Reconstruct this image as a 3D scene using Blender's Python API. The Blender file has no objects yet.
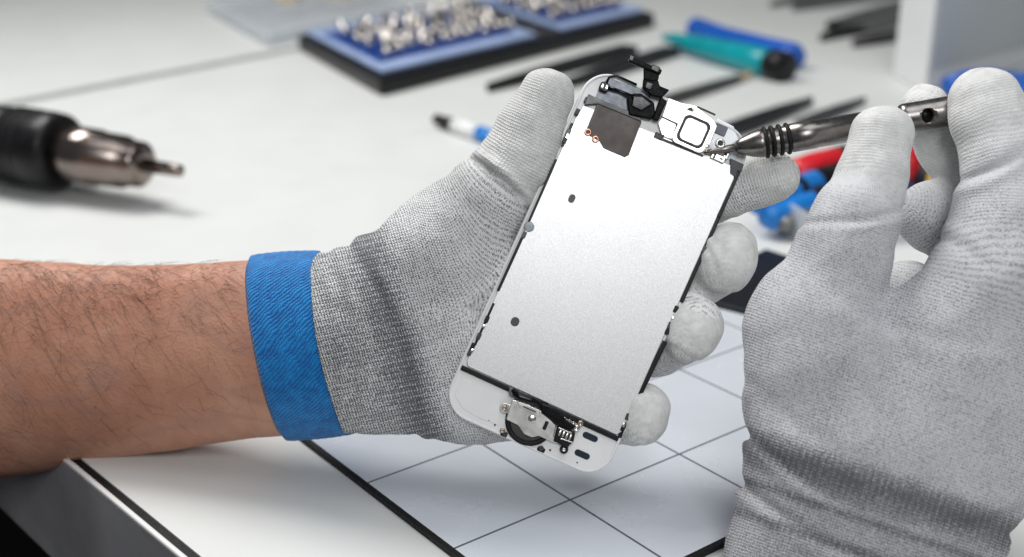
import bpy, bmesh, math, random
import numpy as np
from mathutils import Vector, Matrix
random.seed(7); np.random.seed(7)
SC = bpy.context.scene
COL = SC.collection
# ------------------------------------------------------------------ camera frame
FP = 1260.0; PITCH = math.radians(20.9); H = .245; DF = .447
SP = DF / FP
cp, sp = math.cos(PITCH), math.sin(PITCH)
CAMP = Vector((0, 0, H)); RT = Vector((1, 0, 0)); UP = Vector((0, sp, cp)); FW = Vector((0, cp, -sp))
CAMR = Matrix(((1, 0, 0), (0, sp, -cp), (0, cp, sp)))           # columns right, up, back
def W(px, py, d): return CAMP + RT * ((px - 512) / FP * d) + UP * ((278.5 - py) / FP * d) + FW * d
def O(px, py, off): return W(px, py, DF - off * SP)
def T(px, py, z=0.0):
    dn = (py - 278.5) * cp + FP * sp
    return W(px, py, (H - z) * FP / dn)
P0 = T(570, 505); ANG = math.radians(37.86); CELL = .0566
E1 = Vector((math.cos(ANG), math.sin(ANG), 0)); E2 = Vector((-math.sin(ANG), math.cos(ANG), 0))
def G(a, b, z=0.0): return Vector((P0.x, P0.y, 0)) + E1 * (a * CELL) + E2 * (b * CELL) + Vector((0, 0, z))

# ------------------------------------------------------------------ materials
class NG:
    def __init__(s, name):
        s.m = bpy.data.materials.new(name); s.m.use_nodes = True
        s.t = s.m.node_tree; s.b = s.t.nodes['Principled BSDF']; s.o = s.t.nodes['Material Output']
    def n(s, typ, **kw):
        nd = s.t.nodes.new(typ)
        for k, v in kw.items():
            setattr(nd, k, v)
        return nd
    def l(s, a, b): s.t.links.new(a, b)
    def val(s, x, sock):
        if hasattr(x, 'is_output'): s.l(x, sock)
        else: sock.default_value = x
    def math(s, op, a, b=None, c=None):
        nd = s.n('ShaderNodeMath', operation=op); s.val(a, nd.inputs[0])
        if b is not None: s.val(b, nd.inputs[1])
        if c is not None: s.val(c, nd.inputs[2])
        return nd.outputs[0]
    def obj(s): return s.n('ShaderNodeTexCoord').outputs['Object']
    def noise(s, vec, scale, detail=3, rough=.55, dist=0):
        nd = s.n('ShaderNodeTexNoise'); s.l(vec, nd.inputs['Vector'])
        nd.inputs['Scale'].default_value = scale; nd.inputs['Detail'].default_value = detail
        nd.inputs['Roughness'].default_value = rough; nd.inputs['Distortion'].default_value = dist
        return nd.outputs['Fac']
    def ramp(s, fac, stops):
        nd = s.n('ShaderNodeValToRGB'); s.l(fac, nd.inputs[0]); el = nd.color_ramp.elements
        while len(el) < len(stops): el.new(.5)
        for e, (p, c) in zip(el, stops):
            e.position = p; e.color = (c, c, c, 1) if isinstance(c, (int, float)) else (*c, 1)
        return nd.outputs[0]
    def mix(s, fac, a, b, mode='MIX'):
        nd = s.n('ShaderNodeMix', data_type='RGBA', blend_type=mode)
        s.val(fac, nd.inputs[0])
        for x, k in ((a, 6), (b, 7)):
            if isinstance(x, tuple): nd.inputs[k].default_value = (*x, 1)
            else: s.l(x, nd.inputs[k])
        return nd.outputs[2]
    def maprange(s, v, a, b, c, d):
        nd = s.n('ShaderNodeMapRange'); s.l(v, nd.inputs[0])
        for i, x in enumerate((a, b, c, d)): nd.inputs[i + 1].default_value = x
        return nd.outputs[0]
    def bump(s, h, dist, strength=1.0):
        nd = s.n('ShaderNodeBump'); s.l(h, nd.inputs['Height'])
        nd.inputs['Distance'].default_value = dist; nd.inputs['Strength'].default_value = strength
        s.l(nd.outputs[0], s.b.inputs['Normal'])
    def set(s, **kw):
        nm = dict(col='Base Color', rough='Roughness', metal='Metallic', ior='IOR', spec='Specular IOR Level', trans='Transmission Weight',
                  coat='Coat Weight', coatr='Coat Roughness', sss='Subsurface Weight', sssr='Subsurface Radius', ssss='Subsurface Scale', alpha='Alpha', sheen='Sheen Weight')
        for k, v in kw.items():
            i = s.b.inputs[nm[k]]
            if hasattr(v, 'is_output'): s.l(v, i)
            elif k == 'col': i.default_value = (*v, 1)
            else: i.default_value = v
        return s

def simple(name, col, rough=.5, metal=0, nscale=60, var=.12, bump=0, **kw):
    g = NG(name); v = g.obj()
    f = g.noise(v, nscale, 4)
    lo = tuple(max(0, c * (1 - var)) for c in col); hi = tuple(min(1, c * (1 + var)) for c in col)
    c = g.ramp(f, [(.3, lo), (.7, hi)])
    r = g.maprange(g.noise(v, nscale * 2.3, 3), .3, .7, max(.02, rough * .8), min(1, rough * 1.2))
    g.set(col=c, rough=r, metal=metal, **kw)
    if bump: g.bump(g.noise(v, nscale * 8, 2), bump)
    return g.m

M = {}
M['black'] = simple('black_plastic', (.006, .006, .007), .38, spec=.3)
M['blackr'] = simple('black_rubber', (.007, .007, .008), .6, spec=.3, nscale=300, bump=.0001)
M['white'] = simple('white_plastic', (.80, .80, .79), .35, nscale=90, var=.03)
M['flex'] = simple('flex_film', (.004, .004, .005), .24, nscale=400, var=.6, spec=.3)
M['silver'] = simple('silver_metal', (.72, .70, .67), .24, 1, nscale=300, var=.12)
M['satin'] = simple('satin_steel', (.46, .45, .44), .36, 1, nscale=500, var=.15, bump=.00004)
M['copper'] = simple('copper', (.75, .38, .25), .3, 1)
M['brown'] = simple('aged_screw', (.48, .38, .31), .32, .9)
M['gold'] = simple('brass', (.8, .62, .35), .25, 1)
M['blue'] = simple('blue_plastic', (.005, .10, .48), .35, nscale=40)
M['azure'] = simple('azure_plastic', (.01, .20, .62), .35, nscale=40)
M['teal'] = simple('teal_plastic', (.0, .29, .33), .3, nscale=40)
M['red'] = simple('red_plastic', (.62, .01, .02), .35, nscale=40)
M['yellow'] = simple('yellow_plastic', (.85, .52, .02), .35)
M['caseblue'] = simple('blue_tray', (.012, .065, .30), .4, nscale=30)
M['rim'] = simple('pale_blue_plastic', (.34, .44, .68), .32, nscale=20)
M['grey'] = simple('grey_metal', (.20, .20, .20), .4, .6)
M['dgrey'] = simple('dark_grey_metal', (.06, .06, .06), .38, .6)
M['wood'] = simple('beige_parts', (.62, .48, .30), .6)
M['bluefilm'] = simple('bluish_film', (.13, .16, .22), .3, nscale=250, var=.5)
M['bronze'] = simple('bronze_film', (.055, .043, .038), .42, .3, nscale=60, var=.08)
M['pinkish'] = simple('tool_nose', (.24, .20, .18), .2, 1, nscale=30)

def mat_table():
    g = NG('laminate'); v = g.obj()
    f = g.noise(v, 7, 5); c = g.ramp(f, [(.3, (.66, .67, .65)), (.7, (.70, .71, .69))])
    sp_ = g.ramp(g.noise(v, 900, 2), [(.62, 0.0), (.75, .25)])
    c = g.mix(sp_, c, (.5, .5, .47))
    g.set(col=c, rough=g.maprange(g.noise(v, 30, 4), .3, .7, .42, .55), spec=.4)
    g.bump(g.noise(v, 1500, 2), .00004)
    return g.m
M['table'] = mat_table()
M['trim'] = simple('grey_edge', (.30, .30, .315), .3, 0, nscale=15, var=.3)
M['lip'] = simple('lip_highlight', (.75, .75, .74), .35, nscale=15, var=.05)  # near-white colour paints the highlight on the bench edge
M['floor'] = simple('dark_floor', (.012, .008, .007), .7, nscale=3)
M['wall'] = simple('pale_panel', (.55, .58, .60), .5, nscale=6, var=.04)
M['boxside'] = simple('white_panel', (.78, .79, .79), .5, nscale=6, var=.03)

def mat_mat():
    g = NG('silicone_mat'); v = g.obj()
    sx = g.n('ShaderNodeSeparateXYZ'); g.l(v, sx.inputs[0])
    def line(x):
        q = g.math('DIVIDE', x, CELL); fr = g.math('FRACT', g.math('ADD', q, 100.5))
        d = g.math('ABSOLUTE', g.math('SUBTRACT', fr, .5))
        return g.math('LESS_THAN', d, .0085)
    ln = g.math('MAXIMUM', line(sx.outputs[0]), line(sx.outputs[1]))
    c = g.ramp(g.noise(v, 12, 4), [(.3, (.63, .665, .715)), (.7, (.69, .72, .775))])
    c = g.mix(g.math('MULTIPLY', ln, .92), c, (.06, .065, .075))
    dust = g.ramp(g.noise(v, 1300, 1), [(.74, 0.0), (.78, .5)])
    c = g.mix(dust, c, (.25, .26, .28))
    g.set(col=c, rough=g.maprange(g.noise(v, 25, 5, .65), .3, .7, .13, .32), spec=.5, coat=.2, coatr=.1)
    g.bump(g.noise(v, 45, 2), .0003, .5)
    return g.m
M['mat'] = mat_mat()

def mat_glove(name='knit_glove', yc=((.13, .135, .145), (.46, .465, .475), (.86, .86, .86)), hs=.38, bd=.00043, dk=.42, fs=1.4):
    g = NG(name)
    at = g.n('ShaderNodeAttribute', attribute_name='knit'); v = at.outputs['Vector']   # x along mm, y across mm, z coat
    sx = g.n('ShaderNodeSeparateXYZ'); g.l(v, sx.inputs[0]); al, ac, coat = sx.outputs
    ob = g.obj()
    w1 = g.noise(ob, 160, 3); w2 = g.noise(ob, 420, 2)
    ph = g.math('MULTIPLY_ADD', w1, 7.0, g.math('MULTIPLY', al, 2 * math.pi / 1.0))
    ph = g.math('MULTIPLY_ADD', w2, 2.6, ph)
    zig = g.math('MULTIPLY', g.math('ABSOLUTE', g.math('SINE', g.math('MULTIPLY', ac, math.pi / 1.02))), 2.0)
    course = g.math('SINE', g.math('ADD', ph, zig))
    wale = g.math('ABSOLUTE', g.math('SINE', g.math('MULTIPLY_ADD', w1, 3.0, g.math('MULTIPLY', ac, math.pi / 1.02))))
    hgt = g.math('MULTIPLY_ADD', course, .5, g.math('MULTIPLY', wale, .55))
    fine = g.noise(ob, 1500, 2, .7); big = g.noise(ob, 55, 4)
    mel = g.math('ADD', g.math('MULTIPLY_ADD', fine, fs, g.math('MULTIPLY', hgt, hs)), (1.5 - fs) * .5)
    mel = g.math('MULTIPLY_ADD', big, .35, mel)
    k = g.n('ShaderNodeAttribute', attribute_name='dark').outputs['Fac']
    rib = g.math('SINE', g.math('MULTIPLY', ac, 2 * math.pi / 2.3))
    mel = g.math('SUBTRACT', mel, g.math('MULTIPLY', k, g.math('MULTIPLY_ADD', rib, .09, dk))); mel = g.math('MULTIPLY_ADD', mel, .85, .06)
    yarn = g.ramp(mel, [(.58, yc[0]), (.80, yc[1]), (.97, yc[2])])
    coatc = g.ramp(g.math('MULTIPLY_ADD', course, .05, g.noise(ob, 300, 4)), [(.3, (.62, .62, .60)), (.65, (.76, .76, .745))])
    cf = g.math('MULTIPLY_ADD', fine, .6, g.math('MULTIPLY_ADD', coat, 1.5, -.62)); cf = g.math('MINIMUM', g.math('MAXIMUM', cf, 0.0), 1.0)
    c = g.mix(cf, yarn, coatc)
    g.set(col=c, rough=.85, spec=.25, sheen=.15)
    hh = g.math('MULTIPLY', hgt, g.maprange(coat, 0, 1, 1, .62))
    rw = g.n('ShaderNodeAttribute', attribute_name='rows').outputs['Fac']
    hh = g.math('MULTIPLY', hh, rw)
    hh = g.math('MULTIPLY_ADD', fine, .5, hh)
    hh = g.math('MULTIPLY_ADD', w1, 1.0, hh)
    g.bump(hh, bd, .85)
    return g.m
M['glove'] = mat_glove()
M['glove2'] = mat_glove('soft_knit_glove', ((.12, .12, .135), (.31, .31, .33), (.57, .57, .595)), .24, .00036, .50, 1.15)

def mat_band():
    g = NG('blue_elastic')
    at = g.n('ShaderNodeAttribute', attribute_name='knit'); sx = g.n('ShaderNodeSeparateXYZ'); g.l(at.outputs['Vector'], sx.inputs[0])
    al, ac, _ = sx.outputs; ob = g.obj()
    w = g.noise(ob, 260, 3)
    d = g.math('MULTIPLY_ADD', w, 13.0, g.math('ADD', g.math('MULTIPLY', al, 3.4), g.math('MULTIPLY', ac, 4.4)))
    s1 = g.math('SINE', d)
    d2 = g.math('SINE', g.math('MULTIPLY', al, 7.0))
    h = g.math('MULTIPLY_ADD', d2, .25, s1)
    c = g.ramp(g.math('MULTIPLY_ADD', h, .16, w), [(.25, (.0, .10, .36)), (.75, (.003, .25, .66))])
    g.set(col=c, rough=.65, sheen=.2, spec=.3)
    g.bump(h, .00022, .7)
    return g.m
M['band'] = mat_band()

def mat_skin():
    g = NG('skin'); v = g.obj()
    f = g.noise(v, 24, 5, .6); f2 = g.noise(v, 110, 4, .7)
    c = g.ramp(f, [(.28, (.46, .205, .13)), (.5, (.56, .28, .185)), (.75, (.65, .37, .26))])
    c = g.mix(g.ramp(f2, [(.45, 0.0), (.72, .5)]), c, (.47, .21, .155))
    mp = g.n('ShaderNodeMapping'); g.l(v, mp.inputs[0]); mp.inputs['Scale'].default_value = (9, 30, 36)
    vein = g.math('ABSOLUTE', g.math('SUBTRACT', g.noise(mp.outputs[0], 1.0, 2), .5))
    c = g.mix(g.ramp(vein, [(.0, .38), (.035, 0.0)]), c, (.37, .22, .18))
    g.set(col=c, rough=g.maprange(f2, .3, .7, .48, .62), sss=.12, ssss=.004, spec=.35)
    g.b.inputs['Subsurface Radius'].default_value = (1, .35, .2)
    mv = g.n('ShaderNodeTexVoronoi'); g.l(v, mv.inputs['Vector']); mv.inputs['Scale'].default_value = 900
    hb = g.math('MULTIPLY_ADD', g.noise(v, 300, 4), 1.2, g.math('MULTIPLY', mv.outputs['Distance'], .6))
    g.bump(hb, .00025, .7)
    return g.m
M['skin'] = mat_skin()
M['hair'] = simple('hair_brown', (.035, .018, .010), .5)

def mat_plate():
    g = NG('shield_steel'); v = g.obj()
    mp = g.n('ShaderNodeMapping'); g.l(v, mp.inputs[0])
    f = g.noise(mp.outputs[0], 2400, 2, .7)
    c = g.ramp(f, [(.34, (.60, .60, .60)), (.55, (.69, .69, .685)), (.7, (.78, .78, .77))])
    mp.inputs['Rotation'].default_value = (0, 0, .9)
    m3 = g.n('ShaderNodeMapping'); g.l(v, m3.inputs[0]); m3.inputs['Rotation'].default_value = (0, 0, .6); m3.inputs['Scale'].default_value = (900, 22, 1)
    scr = g.ramp(g.noise(m3.outputs[0], 1.0, 2), [(.72, 0.0), (.78, .25)])
    c = g.mix(scr, c, (.42, .42, .42)); smd = g.noise(v, 70, 4, .6)
    g.set(col=c, rough=g.maprange(smd, .3, .7, .395, .42), metal=.75)
    g.bump(f, .00002, .4)
    return g.m
M['plate'] = mat_plate()
def mat_clear(name, col, alpha):
    g = NG(name); f = g.noise(g.obj(), 60, 3)
    g.set(col=col, rough=.15, alpha=alpha, spec=.6); return g.m
M['clear'] = mat_clear('clear_plastic', (.74, .79, .84), .5)

# ------------------------------------------------------------------ object helpers
def link(o, parent=None):
    COL.objects.link(o)
    if parent is not None:
        o.parent = parent; o.matrix_parent_inverse = Matrix()
    return o
def empty(name, label, cat, loc=(0, 0, 0), rot=None, group=None):
    o = bpy.data.objects.new(name, None); o.empty_display_size = .01
    if rot is None: o.location = loc
    else: o.matrix_world = Matrix.Translation(loc) @ rot.to_4x4()
    COL.objects.link(o); tag(o, label, cat, group); WM[o.name] = Matrix.Translation(loc) @ (rot.to_4x4() if rot else Matrix.Identity(4))
    return o
WM = {}
def tag(o, label, cat, group=None):
    o['label'] = label; o['category'] = cat
    if group: o['group'] = group
    return o
def mesh_obj(name, verts, faces, mat, parent=None, smooth=True, attrs=None, world=True, loc=None, mats=None, mi=None):
    """verts given in world space when world=True (converted to the parent's space), otherwise already local"""
    me = bpy.data.meshes.new(name)
    vs = [Vector(v) for v in verts]
    off = Vector((0, 0, 0))
    if world:
        if parent is not None:
            inv = WM[parent.name].inverted(); vs = [inv @ v for v in vs]
        else:
            if loc is None:
                xs = [sum(v[i] for v in vs) / len(vs) for i in range(2)]; loc = Vector((xs[0], xs[1], min(v.z for v in vs)))
            off = Vector(loc); vs = [v - off for v in vs]
    me.from_pydata([tuple(v) for v in vs], [], [tuple(int(i) for i in f) for f in faces]); me.update()
    for m in (mats or [mat]): me.materials.append(m)
    if mi is not None: me.polygons.foreach_set('material_index', mi)
    if smooth:
        me.polygons.foreach_set('use_smooth', [True] * len(me.polygons))
    if attrs:
        for k, a in attrs.items():
            a = np.asarray(a, dtype=np.float32)
            if a.ndim == 2:
                at = me.attributes.new(k, 'FLOAT_VECTOR', 'POINT'); at.data.foreach_set('vector', a.ravel())
            else:
                at = me.attributes.new(k, 'FLOAT', 'POINT'); at.data.foreach_set('value', a)
    o = bpy.data.objects.new(name, me); link(o, parent)
    if parent is None: o.location = off
    WM[o.name] = (WM[parent.name] if parent is not None else Matrix.Translation(off))
    return o
def bev(o, w, seg=2, ang=35):
    b = o.modifiers.new('bevel', 'BEVEL'); b.width = w; b.segments = seg; b.limit_method = 'ANGLE'; b.angle_limit = math.radians(ang)
    for p in o.data.polygons: p.use_smooth = True
    w_ = o.modifiers.new('wn', 'WEIGHTED_NORMAL'); w_.keep_sharp = True
    return o
def prism(poly, z0, z1):
    n = len(poly)
    a = sum(poly[i][0] * poly[(i + 1) % n][1] - poly[(i + 1) % n][0] * poly[i][1] for i in range(n))
    if a < 0: poly = poly[::-1]
    v = [(p[0], p[1], z0) for p in poly] + [(p[0], p[1], z1) for p in poly]
    f = [tuple(range(n - 1, -1, -1)), tuple(range(n, 2 * n))] + [(i, (i + 1) % n, n + (i + 1) % n, n + i) for i in range(n)]
    return v, f
def merge(parts):
    V = []; F = []
    for v, f in parts:
        k = len(V); V += list(v); F += [tuple(i + k for i in q) for q in f]
    return V, F
def obox(p, q, w, z0, z1):
    """box lying along p->q (world, on the table), width w, between heights z0, z1"""
    p = Vector((p[0], p[1], 0)); q = Vector((q[0], q[1], 0)); d = (q - p).normalized(); n = Vector((-d.y, d.x, 0)) * (w / 2)
    return prism([tuple(x)[:2] for x in (p - n, q - n, q + n, p + n)], z0, z1)
def lathe(A, B, prof, seg=40):
    """prof: (distance from A in m, radius); caps closed"""
    A = Vector(A); B = Vector(B); d = (B - A).normalized()
    u = d.orthogonal().normalized(); w = d.cross(u)
    V = []; F = []
    for (t, r) in prof:
        for k in range(seg):
            a = 2 * math.pi * k / seg; V.append(A + d * t + (u * math.cos(a) + w * math.sin(a)) * max(r, 1e-6))
    for i in range(len(prof) - 1):
        for k in range(seg):
            F.append((i * seg + k, i * seg + (k + 1) % seg, (i + 1) * seg + (k + 1) % seg, (i + 1) * seg + k))
    F.append(tuple(range(seg - 1, -1, -1))); F.append(tuple(range((len(prof) - 1) * seg, len(prof) * seg)))
    return V, F
def torus(A, d, R, r, seg=40, s2=12):
    A = Vector(A); d = Vector(d).normalized(); u = d.orthogonal().normalized(); w = d.cross(u); V = []; F = []
    for i in range(seg):
        a = 2 * math.pi * i / seg; c = u * math.cos(a) + w * math.sin(a)
        for j in range(s2):
            b = 2 * math.pi * j / s2; V.append(A + c * (R + r * math.cos(b)) + d * (r * math.sin(b)))
    for i in range(seg):
        for j in range(s2):
            F.append((i * s2 + j, ((i + 1) % seg) * s2 + j, ((i + 1) % seg) * s2 + (j + 1) % s2, i * s2 + (j + 1) % s2))
    return V, F
def tube(pts, rad, seg=10):
    pts = [Vector(p) for p in pts]; V = []; F = []; n = len(pts)
    if not isinstance(rad, (list, tuple)): rad = [rad] * n
    ref = None
    for i, p in enumerate(pts):
        d = (pts[min(i + 1, n - 1)] - pts[max(i - 1, 0)]).normalized()
        if ref is None: ref = d.orthogonal().normalized()
        ref = (ref - d * ref.dot(d)).normalized(); w = d.cross(ref)
        for k in range(seg):
            a = 2 * math.pi * k / seg; V.append(p + (ref * math.cos(a) + w * math.sin(a)) * rad[i])
    for i in range(n - 1):
        for k in range(seg): F.append((i * seg + k, i * seg + (k + 1) % seg, (i + 1) * seg + (k + 1) % seg, (i + 1) * seg + k))
    F.append(tuple(range(seg - 1, -1, -1))); F.append(tuple(range((n - 1) * seg, n * seg)))
    return V, F

# ------------------------------------------------------------------ implicit surfaces (gloves)
def cs(px, py, off):
    d = DF - off * SP
    return np.array([(px - 512) / FP * d, (278.5 - py) / FP * d, -d]), d / FP
def surface_nets(F, org, h):
    nx, ny, nz = F.shape
    S = F < 0
    acc = np.zeros((nx - 1, ny - 1, nz - 1, 3)); cnt = np.zeros((nx - 1, ny - 1, nz - 1))
    base = np.stack(np.meshgrid(np.arange(nx - 1), np.arange(ny - 1), np.arange(nz - 1), indexing='ij'), -1).astype(float)
    def sl(o): return F[o[0]:nx - 1 + o[0], o[1]:ny - 1 + o[1], o[2]:nz - 1 + o[2]]
    for ax in range(3):
        for i in (0, 1):
            for j in (0, 1):
                o = [0, 0, 0]; oth = [k for k in range(3) if k != ax]; o[oth[0]] = i; o[oth[1]] = j
                p = list(o); p[ax] = 1
                a = sl(o); b = sl(p); m = (a < 0) != (b < 0)
                t = np.where(m, a / np.where(m, a - b, 1), 0)
                cnt += m
                for k in range(3):
                    acc[..., k] += m * (o[k] + (t if k == ax else 0))
    act = cnt > 0
    idx = -np.ones(act.shape, dtype=np.int64); idx[act] = np.arange(act.sum())
    V = (base[act] + acc[act] / cnt[act][:, None]) * h + org
    Q = []
    for ax in range(3):
        oth = [k for k in range(3) if k != ax]
        a = S.take(range(0, S.shape[ax] - 1), ax); b = S.take(range(1, S.shape[ax]), ax)
        m = a != b
        pos = np.argwhere(m)
        ok = (pos[:, oth[0]] > 0) & (pos[:, oth[1]] > 0) & (pos[:, oth[0]] < idx.shape[oth[0]]) & (pos[:, oth[1]] < idx.shape[oth[1]])
        pos = pos[ok]; ins = a[tuple(pos.T)]
        c = []
        for (i, j) in ((0, 0), (1, 0), (1, 1), (0, 1)):
            q = pos.copy(); q[:, oth[0]] -= i; q[:, oth[1]] -= j; c.append(idx[tuple(q.T)])
        q = np.stack(c, 1)
        flip = ins if ax != 1 else ~ins
        q[~flip] = q[~flip][:, ::-1]
        Q.append(q)
    return V, np.concatenate(Q)
def rcone(P, a, b, ra, rb, flat=1.0):
    """distance to a round cone; flat<1 squeezes it along the camera axis"""
    z = np.array([1, 1, 1 / flat]); a_ = a * z; b_ = b * z
    d = b_ - a_; L2 = d @ d
    q = P * z - a_
    t = np.clip((q @ d) / max(L2, 1e-12), 0, 1)
    r = ra + (rb - ra) * t
    dd = np.linalg.norm(q - t[..., None] * d, axis=-1) - r
    return dd * (1.0 if flat >= 1 else (flat + 1) / 2), t
def smin(a, b, k):
    h = np.clip(.5 + .5 * (b - a) / k, 0, 1)
    return b + (a - b) * h - k * h * (1 - h)
def field(P, bones):
    out = None
    for bn in bones:
        d, _ = rcone(P, bn['a'], bn['b'], bn['ra'], bn['rb'], bn.get('flat', 1))
        out = d if out is None else smin(out, d, bn['k'])
    return out
def chain(bones, pts, k, s0=0.0, coat=(0, 0), flat=1.0, dark=0.0):
    """pts (px,py,off,radius px); adds round cones; s0 mm along at the start; coat from,to along the chain"""
    s = s0; n = len(pts) - 1
    for i in range(n):
        a, ka = cs(*pts[i][:3]); b, kb = cs(*pts[i + 1][:3])
        L = np.linalg.norm(b - a) * 1000
        bones.append(dict(a=a, b=b, ra=pts[i][3] * ka, rb=pts[i + 1][3] * kb, k=(k[i] if isinstance(k, list) else k) * SP,
                          s=s, L=L, c0=coat[0] + (coat[1] - coat[0]) * i / n, c1=coat[0] + (coat[1] - coat[0]) * (i + 1) / n, flat=flat))
        s += L
    return s
def tocam(P): return P
CAMN = np.array(CAMR)
def to_world(V): return V @ CAMN.T + np.array(CAMP)
def build_implicit(bones, h, lo, hi, disp=None):
    lo = np.array(lo); hi = np.array(hi); n = np.ceil((hi - lo) / h).astype(int) + 1
    F = np.empty(n, dtype=np.float64)
    ys = lo[1] + h * np.arange(n[1]); zs = lo[2] + h * np.arange(n[2])
    for x0 in range(0, n[0], 16):
        xs = lo[0] + h * np.arange(x0, min(n[0], x0 + 16))
        P = np.stack(np.meshgrid(xs, ys, zs, indexing='ij'), -1)
        f = field(P, bones)
        if disp is not None: f = f + disp(P)
        F[x0:x0 + 16] = f
    V, Q = surface_nets(F, lo, h)
    # attributes
    W_ = 0; al = 0; ac = 0; co = 0
    for bn in bones:
        d, t = rcone(V, bn['a'], bn['b'], bn['ra'], bn['rb'], bn.get('flat', 1))
        w = np.exp(-np.maximum(d, 0) / .0022) + 1e-9
        u = (bn['b'] - bn['a']); Lm = np.linalg.norm(u); u = u / max(Lm, 1e-9)
        acr = np.cross(u, np.array([0, 0, 1.])); acr = acr / max(np.linalg.norm(acr), 1e-6)
        q = V - bn['a']
        W_ = W_ + w; al = al + w * (bn['s'] + (q @ u) * 1000); 
        x = (q @ acr); zz = q[:, 2]
        ac = ac + w * (np.arctan2(x, np.maximum(np.abs(zz), 1e-6)) * (bn['ra'] + bn['rb']) / 2 * 1000)
        co = co + w * (bn['c0'] + (bn['c1'] - bn['c0']) * t)
    return V, Q, al / W_, ac / W_, np.clip(co / W_, 0, 1)
def smooth_mesh(V, Q, it=2, lam=.5):
    n = len(V)
    for _ in range(it):
        s = np.zeros_like(V); c = np.zeros(n)
        for i in range(4):
            a = Q[:, i]; b = Q[:, (i + 1) % 4]
            np.add.at(s, a, V[b]); np.add.at(c, a, 1); np.add.at(s, b, V[a]); np.add.at(c, b, 1)
        V = V + lam * (s / np.maximum(c, 1)[:, None] - V)
    return V
def crease(P, px, py, off, nx_, ny_, depth, width, reach):
    """a fold: groove plane through the point with image-space normal (nx,ny), fading with reach"""
    c, _ = cs(px, py, off); q = P - c
    n = np.array([nx_, -ny_, 0.]); n /= np.linalg.norm(n)
    t = np.array([-n[1], n[0], 0])
    u = q @ n; v = q @ t
    r2 = v ** 2 + (q[..., 2]) ** 2
    u = u + 6 * v ** 2
    return depth * (np.exp(-(u / width) ** 2) - .8 * np.exp(-((u - 2.0 * width) / (1.3 * width)) ** 2)) * np.exp(-r2 / reach ** 2)
def lump(P, s, amp, seed):
    r = np.random.RandomState(seed); o = 0
    for i in range(7):
        k = r.normal(size=3); k = k / np.linalg.norm(k) * (2 * math.pi / (s * r.uniform(.7, 1.5)))
        o = o + np.sin(P @ k + r.uniform(0, 6.28))
    return o * amp / 3
def bounds(bones, pad=.006):
    lo = np.min([np.minimum(b['a'] - b['ra'], b['b'] - b['rb']) for b in bones], 0) - pad
    hi = np.max([np.maximum(b['a'] + b['ra'], b['b'] + b['rb']) for b in bones], 0) + pad
    return lo, hi
def split_obj(V, Q, attrs, sel, name, mat, parent):
    q = Q[sel]; used = np.unique(q); mp = -np.ones(len(V), dtype=int); mp[used] = np.arange(len(used))
    return mesh_obj(name, [tuple(v) for v in V[used]], mp[q], mat, parent, attrs={k: a[used] for k, a in attrs.items()})

# ================================================================== SETTING
def quad_world(name, pts, z0, z1, mat, parent=None, **k):
    v, f = prism([tuple(p)[:2] for p in pts], z0, z1); return mesh_obj(name, v, f, mat, parent, smooth=False, **k)
fl = quad_world('floor', [(-4, -3), (6, -3), (6, 8), (-4, 8)], -.75, -.74, M['floor']); fl['kind'] = 'structure'
tb = empty('workbench', 'pale grey laminate workbench with a dark metal edge under everything', 'table', (G(0, 0, -.04)))
def EG(o_, b): return G(-2.165 - .082 * (b - .92) + o_, b)
top = quad_world('table_top', [EG(0, -14), G(60, -14), G(60, 80), EG(0, 80)], -.038, 0, M['table'], tb)
quad_world('gasket', [EG(-.055, -14), EG(0, -14), EG(0, 80), EG(-.055, 80)], -.036, -.0006, M['blackr'], tb)
tr = quad_world('edge_trim', [EG(-.095, -14), EG(-.055, -14), EG(-.055, 80), EG(-.095, 80)], -.060, -.0022, M['trim'], tb)
lp = quad_world('edge_lip_highlight', [EG(-.098, -14), EG(-.058, -14), EG(-.058, 80), EG(-.098, 80)], -.0020, .0002, M['lip'], tb); bev(lp, .0008, 3)  # thin pale strip, a painted highlight along the lip of the metal edge
s1, s2 = T(30, 100), T(290, 50); d = (s2 - s1)
v, f = obox(s1 - d * .9, s2 + d * 4, .017, -.001, .0006); mesh_obj('seam', v, f, simple('seam_grey', (.30, .31, .30), .6), tb, smooth=False)

# cutting mat
mt = empty('grid_mat', 'pale blue gridded silicone repair mat with thin black border under the hand', 'mat', G(0, 0, 0), Matrix.Rotation(ANG, 3, 'Z'))
A0, A1, B0, B1 = -.93, 3.28, -.93, 2.06
v, f = prism([(A0 * CELL, B0 * CELL), (A1 * CELL, B0 * CELL), (A1 * CELL, B1 * CELL), (A0 * CELL, B1 * CELL)], .0006, .0022)
mesh_obj('mat_sheet', v, f, M['mat'], mt, smooth=False, world=False)
w = .0022; parts = []
for (a0, b0, a1, b1) in ((A0 * CELL - w, B0 * CELL - w, A0 * CELL, B1 * CELL + w), (A1 * CELL, B0 * CELL - w, A1 * CELL + w * .3, B1 * CELL + w),
                         (A0 * CELL, B0 * CELL - w, A1 * CELL, B0 * CELL), (A0 * CELL, B1 * CELL, A1 * CELL, B1 * CELL + w * .3)):
    parts.append(prism([(a0, b0), (a1, b0), (a1, b1), (a0, b1)], .0003, .0024))
v, f = merge(parts); mesh_obj('border', v, f, M['blackr'], mt, smooth=False, world=False)

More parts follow.
